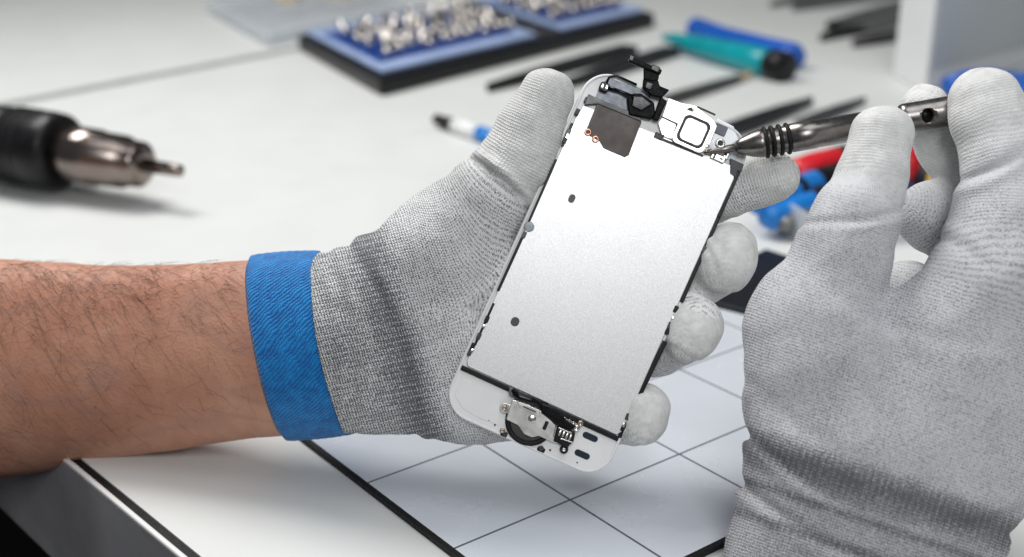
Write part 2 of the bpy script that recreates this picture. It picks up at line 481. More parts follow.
# ================================================================== PHONE SCREEN ASSEMBLY
PC = (599.9, 273.5); NX = (.9135, .4068); NY = (-.4068, .9135)
def PL(px, py):
    dx = px - PC[0]; dy = py - PC[1]
    return ((dx * NX[0] + dy * NX[1]) * SP, -(dx * NY[0] + dy * NY[1]) * SP)
PROT = CAMR @ Matrix.Rotation(-math.atan2(NX[1], NX[0]), 3, 'Z')
ph = empty('phone_screen', 'opened white smartphone screen assembly held in the gloved palm', 'phone', O(PC[0], PC[1], 0), PROT)
def rrect(cx, cy, w, h, r, n=8, ang=0):
    pts = []
    for (sx, sy, a0) in ((1, 1, 0), (-1, 1, 90), (-1, -1, 180), (1, -1, 270)):
        for i in range(n + 1):
            a = math.radians(a0 + 90 * i / n)
            pts.append((sx * (w / 2 - r) + r * math.cos(a), sy * (h / 2 - r) + r * math.sin(a)))
    c, s = math.cos(ang), math.sin(ang)
    return [(cx + x * c - y * s, cy + x * s + y * c) for x, y in pts]
def pext(name, polys, z0, z1, mat, parent=ph, bw=0, local=False):
    if len(polys) > 1:
        return [pext(name, [p], z0, z1, mat, parent, bw, local) for p in polys]
    return pext1(name, polys, z0, z1, mat, parent, bw, local)
def pext1(name, polys, z0, z1, mat, parent=ph, bw=0, local=False):
    """polygons in photo pixels (or local metres), heights in px units"""
    parts = []
    for p in polys:
        parts.append(prism(p if local else [PL(*q) for q in p], z0 * SP, z1 * SP))
    v, f = merge(parts); o = mesh_obj(name, v, f, mat, parent, smooth=False, world=False)
    if bw: bev(o, bw * SP, 2)
    return o
def LR(px, py, w, h, r, ang=0):      # rounded rect centred at a photo pixel, axes along the phone
    x, y = PL(px, py); return rrect(x, y, w * SP, h * SP, r * SP, 6, ang)
def disc(px, py, r, n=20):
    x, y = PL(px, py); return [(x + r * SP * math.cos(2 * math.pi * i / n), y + r * SP * math.sin(2 * math.pi * i / n)) for i in range(n)]
def strip(p, q, w):
    (x0, y0), (x1, y1) = p, q; L = math.hypot(x1 - x0, y1 - y0); nx_, ny_ = -(y1 - y0) / L * w / 2, (x1 - x0) / L * w / 2
    return [(x0 + nx_, y0 + ny_), (x1 + nx_, y1 + ny_), (x1 - nx_, y1 - ny_), (x0 - nx_, y0 - ny_)]
pext('glass', [rrect(-2.5 * SP, -.5 * SP, 174 * SP, 371 * SP, 26 * SP, 12)], -3.2, 0, M['black'], bw=.8, local=True)
# white frame: floor plate with a raised lip
pext('frame', [rrect(-2.5 * SP, -.7 * SP, 178 * SP, 375.5 * SP, 28 * SP, 12)], .05, 3.4, M['white'], bw=.9, local=True)
def ring(outer, inner, z0, z1):
    n = len(outer); v = []
    for z in (z0, z1):
        v += [(x, y, z) for x, y in outer] + [(x, y, z) for x, y in inner]
    f = []
    for i in range(n):
        j = (i + 1) % n
        f += [(2 * n + i, 2 * n + j, 3 * n + j, 3 * n + i), (i, n + i, n + j, j), (i, j, 2 * n + j, 2 * n + i), (n + i, 3 * n + i, 3 * n + j, n + j)]
    return v, f
v, f = ring(rrect(-2.5 * SP, -.7 * SP, 176.5 * SP, 374 * SP, 27.2 * SP, 12), rrect(-2.5 * SP, -.7 * SP, 172 * SP, 369.5 * SP, 24.5 * SP, 12), 3.3 * SP, 4.9 * SP)
bev(mesh_obj('frame_lip', v, f, M['white'], ph, smooth=False, world=False), .5 * SP)
plate = [(583, 106), (655, 134), (700, 153), (733, 167), (733, 179), (621, 431), (616, 434), (468, 366), (467, 360), (520, 241), (575, 119)]
sp_ = pext('shield_plate', [plate], 3.5, 6.6, M['plate'], bw=.7)
# dark gap around the plate, seen as black rails
gap = [strip((738, 170), (680, 302), 5.2), strip((675.5, 312), (669, 326), 3.6), strip((664.5, 341), (631, 411), 5.0),
       strip((461.5, 367), (618, 438.5), 5.0), strip((626, 417), (619, 437), 4.0)]
pext('side_gasket', gap, 3.45, 6.0, M['black'], bw=.5)
pext('side_gasket', [strip((572, 124), (562, 147), 3.0), strip((556, 160), (527, 226), 2.6), strip((522, 238), (498, 291), 3.0), strip((494, 303), (475, 345), 2.4)], 3.45, 7.2, M['black'], bw=.4)
cl = []
for p in ((577, 113), (568, 133), (564.5, 141), (524, 235), (487, 319), (479, 336), (473, 346), (470, 352), (675, 309), (669, 325), (666.5, 331), (627, 416), (622.5, 427), (703, 250), (719, 214)):
    cl.append(LR(p[0], p[1], 4.2, 7, 1))
pext('clip', cl[::2], 3.5, 8.0, M['black'], bw=.4, local=True)
pext('clip', cl[1::2], 3.5, 7.8, M['dgrey'], bw=.4, local=True)
pext('clip', [LR(567, 137, 3, 5, .8), LR(484, 326, 3, 4, .8), LR(472.5, 350, 3, 4, .8), LR(672, 318, 2.6, 4, .8), LR(623, 424, 3, 4, .8)], 5, 8.6, M['silver'], bw=.4, local=True)
pext('slot', [LR(571.5, 199, 6.4, 9, 3.1), LR(515, 321.5, 8.4, 9.4, 4.1)], 6.3, 6.75, simple('slot_shadow', (.06, .06, .062), .4, .3), local=True)
pext('rubber_dot', [disc(529, 227, 5.2)], 5, 8.6, simple('milky_rubber', (.42, .47, .50), .2, trans=.3), bw=1.5, local=True)
# bronze graphite film with two copper contacts
pext('bronze_sheet', [[(596.5, 104.5), (641, 122.5), (628, 156), (624, 158), (603, 149), (599, 142), (584.5, 134)]], 6.4, 7.3, M['bronze'], bw=.5)
for c in ((587.5, 133), (595, 140)):
    x, y = PL(*c); v, f = torus((x, y, 7.6 * SP), (0, 0, 1), 2.6 * SP, 1.0 * SP, 20, 8); mesh_obj('contact', v, f, M['copper'], ph, world=False)
# upper left: bluish recess, sensor, flex
pext('film', [[(594, 100), (602, 84), (608, 78), (634, 88), (650, 96), (640, 118), (598, 103)]], 3.5, 4.6, M['bluefilm'], bw=.3)
pext('upper_bracket', [[(588, 95), (598, 100), (628, 112), (641, 118), (640, 122.5), (597, 105), (584, 106)]], 3.6, 8.6, M['dgrey'], bw=.6)
x, y = PL(603.5, 88)
v, f = tube([(*PL(606, 84), 7 * SP), (*PL(609, 77.5), 7 * SP), (*PL(616, 77), 7.5 * SP), (*PL(636, 86), 8 * SP)], 1.3 * SP, 8); mesh_obj('flex_cable', v, f, M['flex'], ph, world=False)
pext('sensor', [LR(603.5, 88.5, 9.5, 9, 2.5)], 4, 12, M['black'], bw=1, local=True)
pext('sensor_window', [LR(601.6, 87.8, 2.6, 5, 1), LR(605.8, 89.2, 2.6, 5, 1)], 11.6, 12.7, M['silver'], bw=.4, local=True)
v, f = tube([(*PL(608, 89), 9 * SP), (*PL(620, 93), 9 * SP), (*PL(634, 100), 11 * SP)], [2.2 * SP, 1.8 * SP, 2.6 * SP], 8); mesh_obj('flex_cable', v, f, M['flex'], ph, world=False)
M['matte'] = simple('matte_black', (.004, .004, .005), .5, nscale=300, var=.4, spec=.12)
pext('camera_module', [[(626, 99), (631, 95), (640, 95), (653, 104), (654, 116), (650, 121), (628, 116)]], 5, 12, M['matte'], bw=1.6)
pext('camera_module', [[(632, 98), (641, 98), (651, 106), (640, 113), (630, 108)]], 11.5, 14.5, M['flex'], bw=1.2)
pext('flex_cable', [[(659, 99), (665.5, 103), (657, 122.5), (651, 121)]], 6, 14, M['matte'], bw=1.2)
pext('flex_cable', [[(642, 67), (658, 73), (656.5, 83), (651, 84), (642, 82)]], 12, 17, M['matte'], bw=1.4)
pext('flex_cable', [[(642, 80), (656.5, 82), (658, 88), (668, 92), (660, 100), (650, 98), (641, 90)]], 9, 15, M['matte'], bw=1.5)
pext('flex_cable', [[(645, 84), (652, 86), (649, 93), (643, 90)]], 14.5, 16.5, M['flex'], bw=.8)
pext('camera_bar', [strip((627.5, 62.5), (659, 75.5), 5.6)], 15, 20, M['matte'], bw=1.3)
pext('lens', [LR(629.5, 61.8, 5.5, 6, 2)], 17, 22, M['flex'], bw=1, local=True)
pext('lens', [LR(653, 72, 9, 6, 1.5)], 17, 21.5, M['flex'], bw=1, local=True)
# upper right: steel bracket with earpiece
pext('ear_bracket', [[(661, 118), (667.5, 99), (681, 104), (694, 106), (713, 121), (716, 127), (706, 153), (698, 151), (675, 142), (661, 137), (657, 124)]], 3.6, 8.2, M['white'] if False else simple('bright_bracket', (.80, .79, .77), .3, .6), bw=.8)
pext('bracket_line', [strip((660, 117.5), (676, 125), 1.6), strip((676, 125), (671, 140), 1.6), strip((696, 108), (714, 116), 2), strip((660, 139.5), (702, 156.5), 2.0)], 8.0, 8.6, M['black'])
x, y = PL(692, 133)
v, f = ring(rrect(x, y, 35 * SP, 35 * SP, 6 * SP, 8), rrect(x, y, 27.5 * SP, 27.5 * SP, 6 * SP, 8), 8.1 * SP, 11.5 * SP)
bev(mesh_obj('earpiece_rim', v, f, M['silver'], ph, smooth=False, world=False), .6 * SP)
v, f = ring(rrect(x, y, 27.6 * SP, 27.6 * SP, 6 * SP, 8), rrect(x, y, 23.6 * SP, 23.6 * SP, 5 * SP, 8), 8.1 * SP, 11.9 * SP)
mesh_obj('earpiece_gasket', v, f, M['black'], ph, smooth=False, world=False)
pext('earpiece', [rrect(x, y, 23.5 * SP, 23.5 * SP, 5 * SP, 8)], 8.1, 11.2, M['silver'] if False else simple('earpiece_face', (.84, .83, .82), .25, .4), bw=.6, local=True)
pext('hole', [disc(689, 111.7, 2.3), disc(676, 126, 1.7), disc(662, 137, 1.5)], 8.0, 8.7, M['black'], local=True)
x, y = PL(689, 111.7); v, f = torus((x, y, 8.6 * SP), (0, 0, 1), 3.2 * SP, .8 * SP, 24, 8); mesh_obj('hole_rim', v, f, M['silver'], ph, world=False)
pext('clear_window', [[(716, 118), (733, 127), (741, 150), (733, 162), (706, 153), (713, 132)]], 3.5, 4.6, simple('pale_film', (.55, .60, .64), .2, coat=.5), bw=.3)
pext('mesh_pad', [LR(719.5, 130.3, 13, 10, 1.5)], 4.4, 6.4, simple('slate_pad', (.075, .08, .10), .4, .3), bw=.4, local=True)
def screw(px, py, r, z, mat, dark=False):
    x, y = PL(px, py)
    v, f = lathe((x, y, (z - 2) * SP), (x, y, z * SP + 1), [(0, r * SP), (1.6 * SP, r * SP), (2.2 * SP, r * .8 * SP), (2.3 * SP, r * .45 * SP), (1.5 * SP, r * .35 * SP)], 20)
    mesh_obj('screw', v, f, mat, ph, world=False)
x, y = PL(719.3, 144); v, f = torus((x, y, 6 * SP), (0, 0, 1), 3.6 * SP, 1.3 * SP, 24, 8); mesh_obj('screw_seat', v, f, M['silver'], ph, world=False)
pext('screw_hole', [disc(719.3, 144, 2.5)], 4.4, 5.8, M['black'], local=True)
screw(707, 152, 3.4, 11, M['brown']); screw(712, 156, 2.6, 10, M['silver'])
pext('connector', [LR(716.5, 158.5, 15, 6.5, 1.2)], 5, 10, M['silver'], bw=.8, local=True)
pext('connector_slot', [LR(713, 157, 2, 5, .6), LR(719.5, 159.8, 3.5, 1.6, .6), LR(724, 155, 3, 3, .8)], 9.8, 10.4, M['black'], local=True)
pext('connector', [LR(725, 156, 5, 8, 1.2), LR(706, 147, 4, 4, 1)], 5, 9.4, M['silver'], bw=.8, local=True)
pext('corner_block', [[(729, 159), (742.5, 165), (740, 173), (736, 171), (734.5, 178), (729, 174)]], 4.2, 8.2, simple('slate_block', (.05, .052, .06), .45), bw=.6)
pext('corner_block', [LR(658, 137, 9, 6, 1), LR(586, 101, 4, 6, 1)], 5, 8.0, M['black'], bw=.6, local=True)
# bottom: home button bracket
M['bright'] = simple('bright_steel', (.74, .72, .69), .33, .85, nscale=90, var=.05)
x, y = PL(530, 420.5)
v, f = torus((x, y, 4.6 * SP), (0, 0, 1), 22.2 * SP, 2.7 * SP, 48, 12); o = mesh_obj('button_ring', v, f, M['blackr'], ph, world=False)
pext('button_seat', [disc(530, 420.5, 20.8, 40)], 3.6, 4.8, simple('seat_grey', (.05, .048, .046), .4, .3), local=True)
def Z7(pts): return [(480 + a / 4.643, 360 + b / 4.643) for a, b in pts]
pext('button_bracket', [Z7([(150, 180), (200, 188), (285, 232), (305, 252), (352, 300), (340, 350), (362, 383), (335, 378), (272, 348), (240, 355), (205, 340), (178, 300), (122, 272), (135, 225)])], 6.0, 8.4, M['bright'], bw=.9)
pext('button_bracket', [Z7([(172, 184), (275, 226), (280, 262), (255, 258), (178, 212)])], 8.3, 9.8, M['bright'], bw=.6)
pext('bracket_ear', [disc(505, 407.3, 5.2, 24), [PL(*p) for p in ((504, 403), (513, 404), (511, 413), (504, 412))]], 5.0, 7.6, M['bright'], bw=.6, local=True)
screw(504.5, 407.3, 2.6, 8.6, M['brown'])
x, y = PL(532, 417.8)
v, f = lathe((x, y, 8.2 * SP), (x, y, 1), [(0, 4.2 * SP), (.7 * SP, 4.1 * SP), (1.2 * SP, 3.2 * SP), (1.3 * SP, 0.0)], 24); mesh_obj('dome', v, f, M['silver'], ph, world=False)
pext('bracket_slot', [LR(545.3, 424.5, 3.6, 9, .8)], 8.3, 8.8, M['black'], local=True)
pext('bracket_slot', [strip((523, 405.5), (536, 411), 1.3)], 9.4, 9.9, M['dgrey'])
v, f = tube([(*PL(512, 389), 9 * SP), (*PL(520, 396), 10 * SP), (*PL(530, 399), 10 * SP), (*PL(541, 405), 9.5 * SP)], [3.4 * SP, 4.6 * SP, 4.4 * SP, 4.2 * SP], 12); mesh_obj('flex_cable', v, f, M['flex'], ph, world=False)
pext('flex_cable', [[(541, 402), (549, 405), (560, 411), (566, 419), (576, 425), (570, 430), (559, 426), (552, 420), (541, 412)]], 6, 11, M['flex'], bw=1)
pext('flex_cable', [[(509, 386), (514, 387), (513, 396), (509, 393)]], 7, 12, simple('slate_tab', (.10, .12, .15), .4), bw=1)
pext('dock_connector', [[(557, 425), (575, 431), (573, 441), (566, 446), (553, 440)]], 5, 10, M['black'], bw=1)
for i in range(4):
    pext('pin', [LR(559.5 + 3.4 * i, 431.3 + 1.5 * i, 2.3, 6.0, .8)], 9.6, 12, M['silver'], bw=.5, local=True)
pext('pin', [strip((558, 426.5), (571, 432), 1.5), strip((560, 437), (572, 441), 1.3)], 9.6, 11.6, M['silver'], bw=.4)
for (a, b, r, m_) in ((576, 427, 3.4, 'silver'), (580, 422.3, 3.0, 'brown'), (569, 420, 1.9, 'brown'), (564, 417.5, 1.6, 'silver'), (573, 422, 1.6, 'silver'), (502.5, 429.6, 2.6, 'brown'), (541, 447, 2.6, 'dgrey'), (505, 433, 2.6, 'dgrey')):
    screw(a, b, r, 9.6, M[m_])
pext('cable_ear', [disc(563.7, 448.5, 4.3, 20), [PL(*p) for p in ((561, 443), (569, 444), (567, 449), (561, 446))]], 4.5, 7.2, M['black'], bw=.5, local=True)
screw(563.7, 448.5, 2.0, 8.6, M['silver'])
pext('foam_slot', [LR(590, 436.5, 16, 6.4, 3.1), LR(582, 454, 16, 6.4, 3.1)], 3.3, 3.75, simple('slot_dark', (.02, .03, .045), .25), local=True)
pext('frame_step', [[(462, 378), (500, 395), (497, 412), (500, 425), (480, 418), (463, 408), (455, 395)]], 3.3, 3.95, M['white'], bw=.3)
pext('screw_mark', [disc(495, 424.5, 1.0), disc(550, 449.5, 1.1), disc(489, 420, .6), disc(577, 462, .8)], 3.9, 4.1, M['dgrey'], local=True)
pext('frame_notch', [LR(504, 433.5, 7, 5, 1), LR(541, 449, 8, 4.5, 1)], 3.4, 5.3, M['blackr'], bw=.5, local=True)

# ================================================================== PERSON (forearm, wristband, gloves)
pe = empty('person', 'bare hairy forearm with blue wristband and two grey knit gloves, repairing the phone', 'person', O(150, 440, -120))
def arm_sect(px):
    """centre y, half height (px), off"""
    t = [(-260, 372, 136, -250), (-120, 368, 122, -225), (0, 367, 109, -192), (60, 363, 101, -174), (130, 360, 94, -150), (200, 354, 89.5, -122), (250, 350, 88, -102), (300, 345, 87, -82), (345, 342, 86, -68), (400, 335, 84, -58)]
    for i in range(len(t) - 1):
        if px <= t[i + 1][0] or i == len(t) - 2:
            a, b = t[i], t[i + 1]; u = (px - a[0]) / (b[0] - a[0]); u = max(0, min(1, u)); 
            return [a[k] + (b[k] - a[k]) * u for k in (1, 2, 3)]
def smooth_sect(px):
    r = [arm_sect(px + q) for q in (-30, -15, 0, 15, 30)]
    return [sum(x[k] for x in r) / 5 for k in range(3)]
ARX = Vector((math.cos(math.radians(-6)), math.sin(math.radians(-6)))) 
def arm_ring(px, grow=0, seg=72, skew=.19):
    cy_, hh, off = smooth_sect(px); V = []; par = []
    for k in range(seg):
        a = 2 * math.pi * (k / seg - .5)
        y_ = math.sin(a); z_ = math.cos(a)
        e = .92
        yy = math.copysign(abs(y_) ** e, y_) * (hh + grow); zz = math.copysign(abs(z_) ** e, z_) * (hh * .74 + grow)
        if zz > 0: zz *= 1.0 + .05 * math.sin(3 * a)
        X = px + skew * yy + .0016 * yy * yy * (0) + bowx(z_)
        V.append(O(X, cy_ + yy, off + zz)); par.append(a)
    return V, par
def bowx(z): return -14 * max(0, z) 
def loft(xs, grow, attr=False, cap=True, seg=72):
    V = []; F = []; A = []
    for i, x in enumerate(xs):
        g_ = grow(x) if callable(grow) else grow
        r, par = arm_ring(x, g_, seg); V += r
        A += [(x * SP * 1000, p * 88 * SP * 1000, 0) for p in par]
    n = len(xs)
    for i in range(n - 1):
        for k in range(seg): F.append((i * seg + k, (i + 1) * seg + k, (i + 1) * seg + (k + 1) % seg, i * seg + (k + 1) % seg))
    if cap:
        F.append(tuple(range(seg))); F.append(tuple(reversed(range((n - 1) * seg, n * seg))))
    return V, F, A
V, F, A = loft(list(np.arange(-250, 372, 6)), lambda x: 0 if x < 340 else -8)
body = mesh_obj('body', V, F, M['skin'], pe)
bm = bmesh.new(); bm.from_mesh(body.data); bmesh.ops.recalc_face_normals(bm, faces=bm.faces); bm.to_mesh(body.data); bm.free()
tx = bpy.data.textures.new('arm_lumps', 'CLOUDS'); tx.noise_scale = .03
dm = body.modifiers.new('d', 'DISPLACE'); dm.texture = tx; dm.strength = .0016; dm.mid_level = .5
# hair
hv = []; hf = []
rr = random.Random(3)
for i in range(2300):
    px = rr.uniform(-60, 252); a = rr.choice([rr.gauss(-.95, .42), rr.gauss(-.85, .5), rr.uniform(-1.6, 1.2)])
    if a < -1.3 and rr.random() < .72: continue
    if rr.random() > (1.25 - .55 * abs(a + 1.0)) * (1 if px < 180 else .55): continue
    cy_, hh, off = smooth_sect(px)
    def sp3(px_, a_, g_):
        cy2, hh2, off2 = smooth_sect(px_); y_ = math.sin(a_); z_ = math.cos(a_)
        yy = math.copysign(abs(y_) ** .92, y_) * (hh2 + g_); zz = math.copysign(abs(z_) ** .92, z_) * (hh2 * .74 + g_)
        if zz > 0: zz *= 1.0 + .05 * math.sin(3 * a_)
        return O(px_ + .19 * yy + bowx(z_), cy2 + yy, off2 + zz)
    L = rr.uniform(9, 27); dirx = rr.choice([1, 1, 1, .3]) * rr.uniform(.5, 1); da = rr.gauss(.003, .009)
    pts = []; lift = rr.uniform(.05, .35)
    for k in range(5):
        t = k / 4; pts.append(sp3(px + dirx * L * t, a + da * L * t + .04 * t * t * rr.choice([1]), 1 + lift * L * .45 * math.sin(t * 1.9)))
    v, f = tube(pts, [.000034, .000034, .00003, .000024, .000012], 4)
    k0 = len(hv); hv += v; hf += [tuple(q + k0 for q in g_) for g_ in f]
mesh_obj('arm_hair', hv, hf, M['hair'], pe)
# wristband
xb = np.linspace(267, 340, 26)
def bgrow(x):
    t = (x - 267) / 73; e = min(t, 1 - t); return 5.5 * min(1, (e / .05)) ** .5 + 1.5 * math.sin(t * 3.1) + .2 * math.sin(t * 60)
V, F, A = loft(list(xb), bgrow, cap=False)
V2, F2, A2 = loft(list(xb), lambda x: -1.0, cap=False)
o = mesh_obj('wristband', V, F, M['band'], pe, attrs={'knit': A}); o['label'] = 'bright blue elastic wristband'
bm = bmesh.new(); bm.from_mesh(o.data); bmesh.ops.recalc_face_normals(bm, faces=bm.faces); bm.to_mesh(o.data); bm.free()
sd = o.modifiers.new('s', 'SOLIDIFY'); sd.thickness = .0016; sd.offset = -1

# ---- left glove
B = []
chain(B, [(300, 343, -70, 88), (362, 338, -60, 82), (400, 322, -56, 84)], 26, 0, flat=.74)
chain(B, [(385, 375, -56, 56), (480, 392, -58, 48), (560, 392, -62, 44)], 26, 25)
chain(B, [(390, 330, -52, 62), (490, 335, -62, 48), (590, 335, -66, 40)], 26, 25)
chain(B, [(400, 300, -50, 60), (500, 275, -60, 46), (600, 265, -66, 40)], 26, 25)
chain(B, [(400, 300, -48, 64), (448, 250, -34, 60), (486, 202, -20, 44)], 24, 25)
nth = len(B)
chain(B, [(486, 202, -20, 42), (512, 166, -10, 36)], 8, 66, coat=(.15, .75))
chain(B, [(513, 165, -10, 37.5), (532, 126, -6, 33), (545, 97, -4, 28.5)], 6, 80, coat=(.9, 1))
chain(B, [(590, 250, -64, 36), (672, 212, -58, 30), (722, 192, -34, 28), (775, 177, -12, 26)], 6, 70, coat=(.6, 1))
chain(B, [(600, 285, -66, 36), (680, 282, -64, 33), (716, 266, -34, 31), (727, 253, -14, 30), (726, 263, -10, 30)], 5, 70, coat=(.55, 1.1))
chain(B, [(590, 335, -66, 36), (655, 345, -64, 32), (682, 336, -34, 29), (693, 325, -14, 29.5), (690, 334, -10, 29)], 5, 70, coat=(.55, 1.1))
chain(B, [(560, 392, -62, 34), (612, 416, -58, 29), (634, 419, -34, 27), (645, 412, -15, 26), (643, 420, -13, 26)], 5, 70, coat=(.55, 1.1))
def disp_left(P):
    o = lump(P, .030, .0006, 1) + lump(P, .011, .00026, 2) + lump(P, .0055, .00012, 3)
    o = o + crease(P, 708, 250, 10, .9, -.4, .0007, .0009, .012) + crease(P, 678, 350, 10, .5, -.85, .0008, .0009, .010) + crease(P, 735, 205, 10, .95, -.3, .0006, .0010, .012)
    o = o + crease(P, 503, 182, 18, .66, -.75, .0030, .0013, .017)
    o = o + crease(P, 402, 340, 0, 1, -.32, .0016, .0022, .05)
    o = o + crease(P, 352, 335, 0, 1, -.18, .0007, .0020, .05) + crease(P, 330, 335, 0, 1, -.18, .0006, .0014, .05)
    o = o + crease(P, 430, 345, 0, .35, .93, .0010, .0016, .014) + crease(P, 425, 305, 0, .4, .9, .0007, .0014, .012)
    o = o + crease(P, 452, 300, 0, .5, .86, .0006, .0018, .02)
    return o
lo, hi = bounds(B)
V, Q, al, ac, co = build_implicit(B, .00085, lo, hi, disp_left)
V = smooth_mesh(V, Q, 2)
cst, _ = cs(318, 342, -60)
# project back to photo pixels to locate the cuff seam on the surface of the glove
dep = -V[:, 2]; ppx = 512 + V[:, 0] / dep * FP; ppy = 278.5 - V[:, 1] / dep * FP
dy_ = ppy - 344; along = ppx - .18 * dy_ - .0013 * dy_ ** 2; al2 = ppx - .32 * (ppy - 342)
# clean straight hem: remove the rounded start of the wrist
fa = along[Q].max(1)
keep = fa > 317.05; fb = al2[Q].mean(1)
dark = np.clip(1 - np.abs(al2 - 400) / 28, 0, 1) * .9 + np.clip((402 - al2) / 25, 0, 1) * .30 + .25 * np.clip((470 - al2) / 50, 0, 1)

wg = np.clip((550 - al2) / 110, 0, 1); wg = wg * wg * (3 - 2 * wg)
al = wg * (al2 - 322) * SP * 1000 + (1 - wg) * al; ac = wg * (ppy - 330 + .2 * (ppx - 400)) * SP * 1000 + (1 - wg) * ac
dl = np.clip(317 - along, 0, 6) * (along > 311); V[:, 0] += dl * dep / FP; along = along + dl
rows = np.where(ppx < 600, 1.0, .22); rows = np.where((ppx > 715) & (ppy < 214) , .9, rows)
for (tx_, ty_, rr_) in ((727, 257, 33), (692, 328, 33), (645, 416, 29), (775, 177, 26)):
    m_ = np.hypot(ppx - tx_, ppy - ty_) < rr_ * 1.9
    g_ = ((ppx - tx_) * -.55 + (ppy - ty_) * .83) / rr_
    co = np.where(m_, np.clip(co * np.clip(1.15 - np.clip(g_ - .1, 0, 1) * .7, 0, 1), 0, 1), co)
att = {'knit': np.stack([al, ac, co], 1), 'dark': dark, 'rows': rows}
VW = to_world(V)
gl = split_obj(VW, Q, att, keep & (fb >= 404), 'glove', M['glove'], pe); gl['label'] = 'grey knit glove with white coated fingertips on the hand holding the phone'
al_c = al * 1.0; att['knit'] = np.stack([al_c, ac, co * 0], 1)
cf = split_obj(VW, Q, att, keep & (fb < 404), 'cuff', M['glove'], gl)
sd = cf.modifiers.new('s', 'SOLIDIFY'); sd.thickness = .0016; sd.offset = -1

# ---- right glove
B = []
chain(B, [(838, 640, 70, 120), (856, 560, 74, 120), (872, 470, 80, 122)], 30, 0, flat=.66)
chain(B, [(915, 580, 66, 50), (972, 440, 76, 76), (1010, 330, 78, 74)], 30, 10, flat=.8)
chain(B, [(850, 430, 90, 96), (830, 362, 88, 80), (814, 322, 84, 66)], 26, 45, flat=.75)
chain(B, [(900, 440, 90, 100), (945, 374, 92, 82), (988, 304, 88, 72)], 28, 45, flat=.75)
chain(B, [(818, 318, 84, 62), (838, 262, 78, 50), (856, 222, 72, 44)], 8, 90, coat=(0, .3))
chain(B, [(863, 212, 70, 39), (875, 172, 66, 32), (879, 135, 60, 30)], 5, 112, coat=(.45, 1))
chain(B, [(994, 290, 86, 66), (1012, 215, 76, 52), (1006, 160, 68, 41)], 12, 90, coat=(0, .4))
chain(B, [(1006, 160, 68, 41), (992, 122, 62, 35), (984, 96, 58, 32)], 6, 125, coat=(.5, 1))
nb = len(B)
chain(B, [(1010, 250, 20, 44), (985, 195, -12, 36), (950, 150, -14, 30), (922, 112, -8, 26)], 6, 70, coat=(.3, 1))
chain(B, [(1000, 290, 30, 46), (965, 228, -6, 37), (930, 216, -6, 36)], 6, 70, coat=(0, .35))
chain(B, [(960, 330, 40, 50), (905, 292, -8, 32)], 8, 70, coat=(0, .5))
def disp_right(P):
    o = lump(P, .038, .0009, 5) + lump(P, .014, .0004, 6) + lump(P, .007, .00014, 7)
    for (x_, y_, o_, dd, ww) in ((884, 318, 125, .0020, .009), (900, 352, 135, .0022, .011), (918, 392, 140, .0018, .013), (1000, 350, 140, .0015, .013), (820, 400, 140, .0010, .012)):
        c_, _ = cs(x_, y_, o_); o = o + dd * np.exp(-np.sum((P - c_) ** 2, -1) / ww ** 2)
    o = o + crease(P, 850, 222, 85, .12, .99, .0026, .0013, .014)
    o = o + crease(P, 985, 172, 85, .45, .9, .0020, .0014, .012) + crease(P, 955, 250, 90, .75, -.65, .0010, .0020, .018) + crease(P, 905, 330, 110, -.3, .95, .0007, .0026, .03)
    o = o + crease(P, 860, 462, 100, -.36, .93, .0008, .0030, .07)
    o = o + crease(P, 850, 500, 100, -.34, .94, .0019, .0019, .07)
    o = o + crease(P, 840, 540, 100, -.30, .95, .0022, .0019, .07)
    return o
lo, hi = bounds(B); 
V, Q, al, ac, co = build_implicit(B, .0010, lo, hi, disp_right)
V = smooth_mesh(V, Q, 2)
dep = -V[:, 2]; ppx = 512 + V[:, 0] / dep * FP; ppy = 278.5 - V[:, 1] / dep * FP
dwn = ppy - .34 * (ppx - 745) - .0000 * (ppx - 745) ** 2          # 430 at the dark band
dark = np.clip(1 - np.abs(dwn - 443) / 26, 0, 1) * .85 + np.clip(1 - np.abs(dwn - 480) / 7, 0, 1) * .5 + np.clip(1 - np.abs(dwn - 514) / 8, 0, 1) * .6 + np.clip((dwn - 430) / 30, 0, 1) * .12  # cuff's own dark band, plus thin lines that paint shade into the folds
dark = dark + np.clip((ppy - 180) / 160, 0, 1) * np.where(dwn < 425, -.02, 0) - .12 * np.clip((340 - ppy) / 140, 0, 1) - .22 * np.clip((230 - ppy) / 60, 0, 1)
fd = dwn[Q].mean(1)
wg = np.clip((dwn - 110) / 130, 0, 1); wg = wg * wg * (3 - 2 * wg)
al = wg * (45 + (394 - dwn) * .32) + (1 - wg) * al; ac = wg * (ppx - 880 + .3 * (ppy - 350)) * .32 + (1 - wg) * ac
rows = np.full(len(V), .5) + .5 * (dwn > 425)
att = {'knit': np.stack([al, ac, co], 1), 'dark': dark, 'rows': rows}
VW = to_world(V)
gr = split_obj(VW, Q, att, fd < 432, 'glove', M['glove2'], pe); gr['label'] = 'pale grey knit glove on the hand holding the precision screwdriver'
cr = split_obj(VW, Q, att, fd >= 432, 'cuff', M['glove2'], gr)

